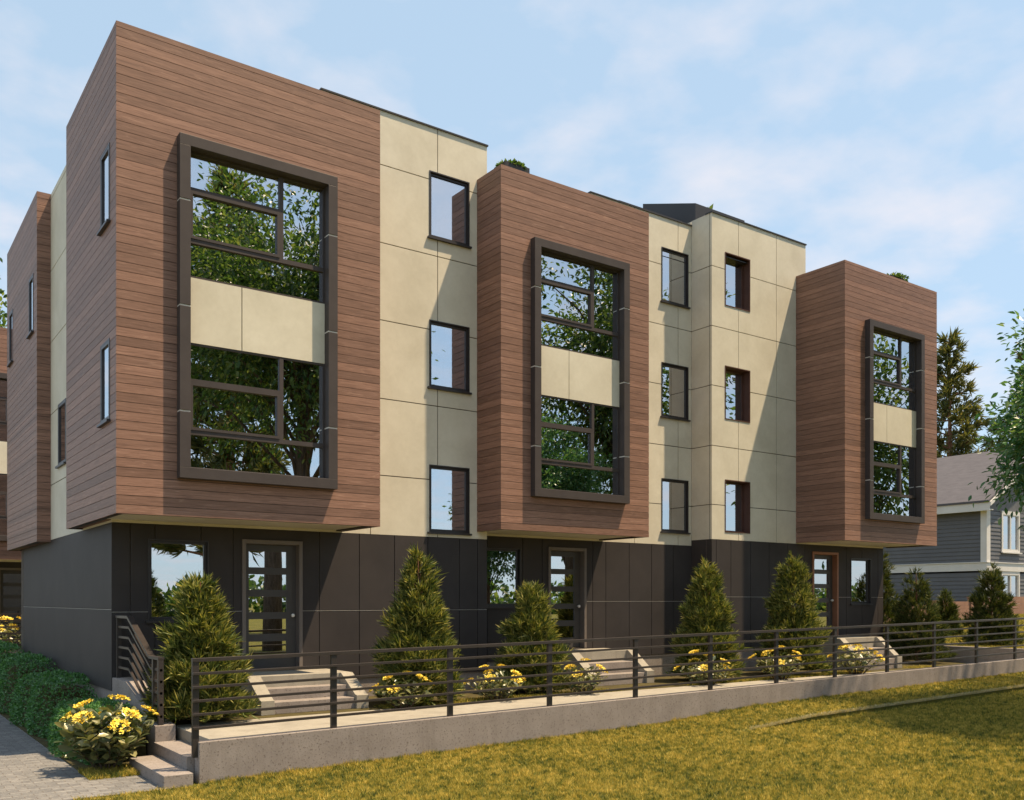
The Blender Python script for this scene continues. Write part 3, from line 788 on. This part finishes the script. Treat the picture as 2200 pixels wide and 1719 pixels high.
# hedge along the left wall
def hedge():
    n = 30000
    y = 13.35 + (31 - 13.35) * rng.random(n) ** 1.7
    u = rng.random(n)                                  # round the section: outer face -> top -> wall
    ends = np.array([13.3, 16.3, 19.6, 23.6, 28.0, 33.0]); tops = np.array([.60, .80, .93, 1.02, 1.05])
    def mt(yy):
        i = np.clip(np.searchsorted(ends, yy) - 1, 0, 4); return i, (yy - ends[i]) / (ends[i + 1] - ends[i])
    def mound(yy):
        i, t_ = mt(np.asarray(yy, float)); return tops[i] * (1 - .40 * np.abs(2 * t_ - 1) ** 5)
    bul = .16 * np.abs(2 * mt(y)[1] - 1) ** 3
    hgt = mound(y); th = u * np.pi * .78
    s = u
    x = np.where(s < .55, 2.50 + bul + .14 * (s / .55) ** 2, 2.64 + bul + (.78 - bul) * ((s - .55) / .45))
    zz = np.where(s < .55, hgt * (s / .55) ** .9, hgt * (1 + .10 * np.sin((s - .55) / .45 * 2.6)))
    lump = .022 * np.sin(y * 4.3 + x * 6) + .02 * np.sin(y * 9.1 - x * 8)
    P = np.stack([x - .06 * np.sin(y * 3.1) - lump * .6, y, -2.2 + zz + lump], 1) + rng.normal(size=(n, 3)) * .018
    P[:, 0] = np.minimum(P[:, 0], 3.40)
    nrm = np.where((s < .55)[:, None], np.array([-1, -.2, .45]), np.array([-.25, -.2, 1]))
    d = nrm * .6 + rng.normal(size=(n, 3)) * .7
    sc = .042 * (.7 + .6 * rng.random(n)) * (1 + .03 * (y - 13))
    V, F = scatter(L4V, L4F, P, d, sc, sc * .62, nrm + rng.normal(size=(n, 3)) * .6)
    t = thing('hedge', (2.95, 20, -2.2), 'low rounded dark green hedge along the left wall of the row', 'hedge')
    np_mesh('foliage', V, F, M['hedge'], t)
    q = MB(); yy = np.linspace(13.45, 31, 40)
    for a, b in zip(yy[:-1], yy[1:]):
        q.box(2.72, 3.40, a, b - .001, -2.2, -2.2 + float(mound(np.array(a))) - .12)
    q.build('stem', M['soil'], t)
hedge()

def broadleaf(name, loc, H, cr, cz, crown_h, label, cat, n_cl, n_leaf, leaf, mat, trunk_r, group=None, cl_r=.9, seed=1):
    r = np.random.default_rng(seed)
    t = thing(name, loc, label, cat, group)
    x, y, z = loc; base = np.array(loc)
    tr = MB(); top = np.array((x + .3, y + .2, z + H * .86))
    tp = [(x, y, z - .2), (x + .05, y, z + H * .2), (x - .08, y + .1, z + H * .42), (x + .15, y + .1, z + H * .65), tuple(top)]
    tr.tube(tp, [trunk_r * 1.15, trunk_r, trunk_r * .8, trunk_r * .5, trunk_r * .12], 12)
    d = unit_(r.normal(size=(n_cl, 3)))
    rad = r.random(n_cl) ** .45
    C = np.array((x, y, z + cz)) + d * np.array((cr, cr, crown_h / 2)) * rad[:, None] * (1 + .18 * np.sin(d[:, :1] * 5 + d[:, 1:2] * 7))
    for i in range(0, n_cl, max(1, n_cl // 46)):
        c = C[i]; f = float(np.clip((c[2] - z) / H - .22, .16, .8)); k = min(int(f / .22), 3)
        hh = f * H; xx = np.interp(hh, [p[2] - z for p in tp], [p[0] for p in tp]); yy = np.interp(hh, [p[2] - z for p in tp], [p[1] for p in tp])
        s_ = Vector((xx, yy, z + hh)); e = Vector(c); md = s_.lerp(e, .5) + Vector((0, 0, .12 * (e - s_).length))
        rr = trunk_r * (.34 - .25 * f)
        tr.tube([s_, md, e], [rr, rr * .6, rr * .15], 6)
    tr.build('trunk', M['bark'], t, smooth=True)
    ci = r.integers(0, n_cl, n_leaf)
    out = unit_(C[ci] - np.array((x, y, z + cz)))
    o = r.normal(size=(n_leaf, 3)) * cl_r * .55
    P = C[ci] + o
    dd = out * .5 + unit_(o) * .6 + r.normal(size=(n_leaf, 3)) * .5 + np.array((0, 0, -.25))
    sc = leaf * (.65 + .7 * r.random(n_leaf))
    V, F = scatter(LPV, LPF, P, dd, sc, sc * .46, np.array((0, 0, 1.0)) + r.normal(size=(n_leaf, 3)) * .6)
    np_mesh('crown', V, F, M[mat], t)
    return t
lz_ = lambda x: float(lawn_z(x))
broadleaf('leafy_tree', (17.62, 6.68, lz_(17.3)), 7.2, 1.85, 4.95, 4.6, 'leafy green tree on the lawn reaching in at the right edge', 'tree', 260, 36000, .118, 'leaf', .09, 'leafy trees on the lawn', .34, 3)
broadleaf('leafy_tree', (23.7, 3.8, lz_(23)), 18.0, 4.5, 11.0, 12.0, 'tall tree shading the right part of the lawn, reflected in the middle picture window', 'tree', 270, 27000, .22, 'leafdk', .26, 'leafy trees on the lawn', .85, 4)
broadleaf('leafy_tree', (14.3, -5.4, -2.1), 18.0, 6.0, 12.9, 9.6, 'big spreading tree reflected in the left picture window', 'tree', 300, 36000, .225, 'leafdk', .36, 'trees across the lawn', .92, 5)
broadleaf('leafy_tree', (40.2, 1.5, -1.9), 15, 3.6, 9.2, 10.5, 'smaller tree reflected in the right picture window', 'tree', 140, 9000, .29, 'leafdk', .22, 'trees across the lawn', .95, 8)

def pine(loc, H, W, label, seed, mat='pine'):
    r = np.random.default_rng(seed)
    t = thing('pine_tree', loc, label, 'pine tree', 'pines beyond the houses')
    x, y, z = loc; tr = MB()
    tr.tube([(x, y, z), (x + .1, y, z + H * .5), (x, y, z + H * .98)], [H * .014, H * .009, H * .002], 8)
    P = []; D = []
    nb_ = 84
    for i in range(nb_):
        h = .16 + .82 * (i + r.random()) / nb_; a = i * 2.4 + r.random()
        Lb = W / 2 * (1 - h) ** .75 * (.65 + .6 * r.random()) + .12
        p0 = Vector((x, y, z + H * h)); p1 = p0 + Vector((math.cos(a) * Lb, math.sin(a) * Lb, Lb * (.18 + .25 * r.random())))
        tr.tube([p0, p0.lerp(p1, .6) + Vector((0, 0, -.05 * Lb)), p1], [H * .003, H * .002, H * .0008], 5)
        m_ = int(4 + 6.5 * Lb)
        for j in range(m_):
            f = .3 + .7 * (j + r.random()) / m_; c = np.array(p0.lerp(p1, min(f, 1))) + r.normal(size=3) * .10 * (1 + Lb * .25)
            ax = np.array((math.cos(a), math.sin(a), .45)) + r.normal(size=3) * .4
            for q_ in range(10):
                P.append(c); D.append(ax + r.normal(size=3) * .55)
    tr.build('trunk', M['redbark'], t)
    P, D = np.array(P), np.array(D)
    sc = H * .034 * (.6 + .7 * r.random(len(P)))
    V, F = scatter(L4V, L4F, P, D, sc, sc * .12)
    np_mesh('crown', V, F, M[mat], t)
    return t
pine((58.3, 32.6, -.8), 18.2, 7.4, 'tall sparse pine rising behind the grey house roof', 11)
pine((56.8, 25.8, -.8), 18.2, 8.8, 'dark pine at the upper right edge above the leafy tree', 12)
pine((52.0, 34.2, -.8), 12.6, 6.5, 'lower pine behind the grey house, close to the row', 13)
pine((18.4, -26, -2.1), 27.5, 10.0, 'pine reflected above the big tree in the left picture window', 14)
conifer((10.2, -9, -2.12), 3.5, 2.3, 'dark evergreen across the lawn, reflected in the left ground floor window', 'needledk', 1200, 'trees across the lawn', 9, .24)
broadleaf('leafy_tree', (5.2, 52, -2.2), 19.5, 3.4, 14, 11, 'far leafy tree top showing over the row behind at the left edge', 'tree', 60, 3500, .3, 'leafdk', .3, None, .9, 21)

# far wood across the lawns (seen only as a low band in the glass)
nw = 9000; xw = -40 + 190 * rng.random(nw); hw_ = 2.3 + 1.3 * np.sin(xw * .31) * np.sin(xw * .083 + 1) + .8 * np.sin(xw * 1.1)
Pw = np.stack([xw, -72 + 6 * rng.random(nw), -2.3 + (hw_ + 1.6) * rng.random(nw) ** .8], 1)
Vw, Fw_ = scatter(LPV, LPF, Pw, rdir(nw), .9, .6, rdir(nw))
tag(np_mesh('far_wood', Vw, Fw_, M['leafdk']), 'low far off line of trees across the lawns', 'trees', kind='stuff')

# roof garden shrubs in planters
def roof_shrub(loc, W, H, label, n=420, leaf=.09, seed=1):
    r = np.random.default_rng(seed)
    t = thing('roof_planter', loc, label, 'planter', 'roof garden planters')
    x, y, z = loc
    q = MB(); ring(q, lambda u, w, v: (x + u, y + w, z + v), -W / 2, W / 2, 0, .35, -.2, .2, .03)
    q.box(x - W / 2 + .031, x + W / 2 - .031, y - .2, y + .2, z + .031, z + .319)
    q.build('planter_box', M['blackmetal'], t)
    q = MB()
    for i in range(9):
        a = i * 2.4; q.tube([(x, y, z + .3), (x + math.cos(a) * W * .35, y + math.sin(a) * W * .2, z + .3 + (H - .35) * .8)], [.012, .005], 5)
    q.build('stem', M['bark'], t)
    d = unit_(r.normal(size=(n, 3))); d[:, 2] = np.abs(d[:, 2])
    P = np.array((x, y, z + .33)) + d * np.array((W * .5, W * .4, H - .38)) * (r.random((n, 1)) ** .4)
    sc = leaf * (.7 + .6 * r.random(n))
    V, F = scatter(LPV, LPF, P, d + r.normal(size=(n, 3)) * .6, sc, sc * .5)
    np_mesh('foliage', V, F, M['leafdk'], t)
roof_shrub((11.0, 15.35, 8.42), .6, .44, 'leafy planter on the roof of the middle timber block', seed=31)
roof_shrub((18.8, 17.2, 9.27), .7, 1.25, 'broad leaved roof planter behind the black bulkhead', 60, .3, seed=32)
roof_shrub((23.6, 14.8, 8.53), .8, .50, 'leafy planter on the roof of the right timber block', seed=33)

# ------------------------------------------------------------------ grey house on the right
def lap(mb, m, u0, u1, v0, v1, holes=(), pitch=.19):
    n = int((v1 - v0) / pitch)
    for k in range(n):
        a = v0 + k * pitch; b = min(a + pitch, v1)
        for (p, q, r_, s_) in subtract([(u0, u1, a, b)], holes):
            f0 = .032 * (1 - (r_ - a) / pitch); f1 = .032 * (1 - (s_ - a) / pitch) + .003
            vs = [m(p, f0, r_), m(q, f0, r_), m(q, f1, s_), m(p, f1, s_), m(p, -.05, r_), m(q, -.05, r_), m(q, -.05, s_), m(p, -.05, s_)]
            mb.add(vs, [(0, 1, 2, 3), (7, 6, 5, 4), (0, 4, 5, 1), (1, 5, 6, 2), (2, 6, 7, 3), (3, 7, 4, 0)])
hx, hy, hz = 43.8, 22.7, -.75
ho = thing('house', (48.8, 28, hz), 'grey lap sided house with white trim beyond the rising lawn', 'house')
hw = MB()
hwin = [(hx + 1.5, hx + 3.0, 2.45, 4.15), (hx + 1.5, hx + 3.0, -.15, 1.25), (hx + 5.2, hx + 6.7, 2.45, 4.15), (hx + 5.2, hx + 6.7, -.15, 1.25)]
lap(hw, left(hx), hy + .01, hy + 17, hz, 1.42); lap(hw, left(hx), hy + .01, hy + 17, 1.80, 4.30)
lap(hw, front(hy), hx + .01, hx + 10, hz, 1.42, hwin); lap(hw, front(hy), hx + .01, hx + 10, 1.80, 4.30, hwin)
hw.box(hx + .06, hx + 10, hy + 16.9, hy + 17, hz, 4.3); hw.box(hx + 9.9, hx + 10, hy + .06, hy + 17, hz, 4.3)
hw.prism([(hx, 4.3), (hx + 10, 4.3), (hx + 5, 7.35)], hy + .02, hy + .1, lambda p, q_, t_: (p, t_, q_))
hw.build('wall', M['siding'], ho)
tb = MB()
tb.box(hx - .09, hx + 10.05, hy - .09, hy - .035, 1.42, 1.80); tb.box(hx - .09, hx - .035, hy - .035, hy + 17, 1.42, 1.80)
tb.box(hx - .13, hx + 10.05, hy - .13, hy + .1, 1.801, 1.84); tb.box(hx - .13, hx - .03, hy + .1, hy + 17, 1.801, 1.84)
tb.box(hx - .06, hx + .28, hy - .07, hy - .034, 1.845, 4.3); tb.box(hx - .07, hx - .034, hy - .034, hy + .22, 1.845, 4.3)
tb.box(hx - .06, hx + .28, hy - .07, hy - .034, hz, 1.41); tb.box(hx - .07, hx - .034, hy - .034, hy + .22, hz, 1.41)
tb.build('white_trim', M['white'], ho)
fa = MB(); fa.box(hx - .45, hx - .40, hy - .4, hy + 17.3, 4.22, 4.62); fa.box(hx - .40, hx, hy - .35, hy + 17.2, 4.25, 4.30)
fa.build('fascia', M['white'], ho)
rk = MB(); rk.prism([(hx - .45, 4.62), (hx + 5, 7.70), (hx + 10.45, 4.62), (hx + 10.45, 4.42), (hx + 5, 7.45), (hx - .45, 4.42)], hy - .46, hy - .40, lambda p, q_, t_: (p, t_, q_))
rk.build('rake_board', M['white'], ho)
rfm = MB(); rfm.prism([(hx - .5, 4.60), (hx + 5, 7.72), (hx + 10.5, 4.60), (hx + 10.5, 4.70), (hx + 5, 7.84), (hx - .5, 4.70)], hy - .399, hy + 17.4, lambda p, q_, t_: (p, t_, q_))
rfm.build('roof', M['roof'], ho)
for (a, b, c, d) in hwin:
    f = MB(); mm = front(hy)
    ring(f, mm, a - .12, b + .12, c - .12, d + .18, -.04, .06, (.12, .12, .12, .18)); f.box((a + b) / 2 - .05, (a + b) / 2 + .05, -.04, .045, c, d, mm)
    ring(f, mm, a + .001, b - .001, c + .001, d - .001, -.04, .04, .05); f.box(a - .2, b + .2, .061, .14, c - .16, c - .1, mm)
    o = f.build('window', M['white'], ho)
    g = MB(); g.box(a + .03, b - .03, -.03, -.02, c + .03, d - .03, mm); g.build('window_pane', M['glass'], o)
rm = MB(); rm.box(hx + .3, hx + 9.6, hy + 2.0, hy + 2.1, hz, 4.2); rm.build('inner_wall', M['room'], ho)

fe = thing('fence', (40, 20.5, -.8), 'low brown board fence before the grey house', 'fence')
gz_ = lambda x: float(hill(np.array(x), np.array(20.5)))
for i in range(7):
    x = 30.2 + 2.7 * i
    q = MB(); q.box(x - .09, x + .09, 20.41, 20.59, gz_(x) - .2, gz_(x) + .92); q.box(x - .11, x + .11, 20.39, 20.61, gz_(x) + .921, gz_(x) + .96)
    q.build('post', M['fencewood'], fe)
    if i < 6:
        q = MB(); z_ = gz_(x + 1.35)
        for k in range(6): q.box(x + .091, x + 2.609, 20.47, 20.51, z_ - .08 + .155 * k, z_ - .08 + .155 * k + .15)
        q.build('fence_panel', M['fencewood'], fe)

# ------------------------------------------------------------------ grass blades
def blades(name, X, Y, Z, L, Wd, mat, lean=.45):
    n = len(X); a = rng.random(n) * 6.283
    s = np.stack([np.cos(a), np.sin(a), np.zeros(n)], 1) * Wd[:, None] / 2
    P = np.stack([X, Y, Z - .004], 1)
    b = rng.random(n) * 6.283; ln = lean * rng.random(n) * 1.3
    tip = P + np.stack([np.cos(b) * ln, np.sin(b) * ln, np.ones(n)], 1) * L[:, None]
    V = np.stack([P - s, P + s, tip], 1).reshape(-1, 3)
    return V, np.arange(3 * n).reshape(-1, 3)
def in_view(X, Y, margin=.09):
    d = X * .5826 + Y * .8127; l = (X * .8127 - Y * .5826) / np.maximum(d, .1)
    return (d > 8.6) & (l > -.47) & (l < .55 + margin)
n = 900000
X = 1.0 + 27 * rng.random(n); Y = 3.6 + 7.78 * rng.random(n)
k = in_view(X, Y) & ~((X > 11.5) & (np.abs(Y - 9.97) < .02))
k &= ~((X < 3.5) & (Y > 11.30))
dist = np.hypot(X, Y); k &= rng.random(n) < np.clip((12.5 / dist) ** 1.6, .12, 1)
X, Y = X[k], Y[k]; dist = dist[k]
Z = np.where((Y > 9.99) & (X > 11.3), bank(X, Y), lawn_z(X) - .006)
n1 = len(X)
ck = np.sin(X * 23 + 3 * np.sin(Y * 9)) * np.sin(Y * 26 + 3 * np.sin(X * 8))
L = (.028 + .030 * rng.random(n1)) * (1 + .38 * ck); Wd = .0085 * (.8 + .5 * rng.random(n1)) * np.clip(dist / 11, 1, 2)
V1, F1 = blades('g', X, Y, Z, L, Wd, None, .9)
xw = 3.6 + 24 * rng.random(16000); yw = 11.395 - .11 * rng.random(16000) ** 2
V6, F6 = blades('g', xw, yw, np.where(xw > 11.3, bank(xw, yw), lawn_z(xw)) - .01, (.03 + .07 * rng.random(16000)) * (.6 + .5 * np.abs(np.sin(xw * 3.1) * np.sin(xw * 7.7))), np.full(16000, .010), None, .7)
# fringe on the lip of the bank
n2 = 9000; xf = 11.9 + 15 * rng.random(n2); yf = 9.965 + .03 * rng.random(n2)
V2, F2 = blades('g', xf, yf, bank(xf, yf) - .03, .04 + .03 * rng.random(n2), np.full(n2, .013), None, 1.0)
# bed edge, under the big shrub and on the rising lawn
n3 = 26000; xb = 7.2 + 16.5 * rng.random(n3); yb = 13.52 + .55 * rng.random(n3) ** 1.5
kb = ~(((xb > 12.3) & (xb < 14.4)) | ((xb > 20.6) & (xb < 22.8))); xb, yb = xb[kb], yb[kb]
V3, F3 = blades('g', xb, yb, np.full(len(xb), -1.775), .035 + .035 * rng.random(len(xb)), np.full(len(xb), .011), None, .9)
n4 = 2500; xc = 2.45 + .6 * rng.random(n4); yc = 12.35 + .7 * rng.random(n4)
V4, F4 = blades('g', xc, yc, np.full(n4, -2.21), .04 + .05 * rng.random(n4), np.full(n4, .010), None, .9)
n5 = 130000; xd = 26.2 + 22 * rng.random(n5) ** 1.3; yd = 11.7 + 12 * rng.random(n5); kd = in_view(xd, yd); xd, yd = xd[kd], yd[kd]
V5, F5 = blades('g', xd, yd, hill(xd, yd), .06 + .06 * rng.random(len(xd)), np.full(len(xd), .03), None, .9)
VV, FF, o_ = [], [], 0
for V, F in ((V1, F1), (V6, F6), (V3, F3), (V4, F4), (V5, F5)):
    VV.append(V); FF.append(F + o_); o_ += len(V)
tag(np_mesh('lawn_grass', np.concatenate(VV), np.concatenate(FF), M['grass']), 'short yellow green grass covering the lawn', 'grass', kind='stuff')

tag(np_mesh('dry_grass_edge', V2, F2, M['straw'], None, None), 'thin pale dry grass edge along the step in the lawn', 'grass', kind='stuff')
# ------------------------------------------------------------------ sky, sun, camera
sd = Vector((.917, -.647, 2.505)).normalized()
el = math.asin(sd.z); az = math.atan2(sd.x, sd.y)
W = bpy.data.worlds.new('World'); S.world = W; W.use_nodes = True
nt = W.node_tree; nt.nodes.clear(); N = nt.nodes.new; LK = nt.links.new
out = N('ShaderNodeOutputWorld'); bg = N('ShaderNodeBackground'); bg.inputs[1].default_value = .112
sky = N('ShaderNodeTexSky'); sky.sky_type = 'NISHITA'; sky.sun_disc = False
sky.sun_elevation = el; sky.sun_rotation = az; sky.altitude = 100; sky.air_density = 1.0; sky.dust_density = .6; sky.ozone_density = 1.5
tc = N('ShaderNodeTexCoord'); sp = N('ShaderNodeSeparateXYZ'); LK(tc.outputs['Generated'], sp.inputs[0])
def wm(op, a, b):
    n_ = N('ShaderNodeMath'); n_.operation = op
    for i, v in enumerate((a, b)):
        if isinstance(v, (int, float)): n_.inputs[i].default_value = v
        else: LK(v, n_.inputs[i])
    return n_.outputs[0]
zz = wm('ADD', wm('MAXIMUM', sp.outputs[2], 0.0), .16)
cb = N('ShaderNodeCombineXYZ'); LK(wm('DIVIDE', sp.outputs[0], zz), cb.inputs[0]); LK(wm('DIVIDE', sp.outputs[1], zz), cb.inputs[1])
def wnoise(scale, det, rough, dist):
    n_ = N('ShaderNodeTexNoise'); n_.inputs['Scale'].default_value = scale; n_.inputs['Detail'].default_value = det
    n_.inputs['Roughness'].default_value = rough; n_.inputs['Distortion'].default_value = dist; LK(cb.outputs[0], n_.inputs['Vector']); return n_.outputs[0]
n1_ = wnoise(6.0, 5, .52, .1); n2_ = wnoise(1.5, 3, .5, .2)
cr_ = N('ShaderNodeValToRGB'); LK(wm('ADD', wm('MULTIPLY', n1_, .56), wm('MULTIPLY', n2_, .48)), cr_.inputs[0])
cr_.color_ramp.elements[0].position = .46; cr_.color_ramp.elements[1].position = .70
cr_.color_ramp.elements[0].color = (.04, .04, .04, 1); cr_.color_ramp.elements[1].color = (1, 1, 1, 1)
mx = N('ShaderNodeMix'); mx.data_type = 'RGBA'; LK(wm('MULTIPLY', cr_.outputs[0], .58), mx.inputs[0]); 
hz = N('ShaderNodeMix'); hz.data_type = 'RGBA'; hz.inputs[0].default_value = .80; LK(sky.outputs[0], hz.inputs[6]); hz.inputs[7].default_value = (1.90, 2.54, 3.10, 1)
LK(hz.outputs[2], mx.inputs[6])
mx.inputs[7].default_value = (3.75, 3.45, 3.5, 1)
LK(mx.outputs[2], bg.inputs[0]); LK(bg.outputs[0], out.inputs[0])

sun = bpy.data.lights.new('sun', 'SUN'); sun.energy = 3.4; sun.angle = R(.9); sun.color = (1.0, .78, .52)
so_ = bpy.data.objects.new('sun', sun); COL.objects.link(so_); so_.location = (20, -20, 40)
so_.rotation_euler = (-sd).to_track_quat('-Z', 'Y').to_euler()

cam = bpy.data.cameras.new('camera'); co = bpy.data.objects.new('camera', cam); COL.objects.link(co)
co.location = (0, 0, 0); co.rotation_euler = (R(90), 0, -math.atan2(.5826, .8127))
cam.sensor_width = 36; cam.lens = 36 * 2001.05 / 2200; cam.shift_y = (1290.75 - 859.5) / 2200
cam.clip_start = .05; cam.clip_end = 3000
S.camera = co
S.view_settings.view_transform = 'Standard'; S.view_settings.look = 'None'; S.view_settings.exposure = 1.27; S.view_settings.gamma = 1
S.render.resolution_x = 1024; S.render.resolution_y = 800
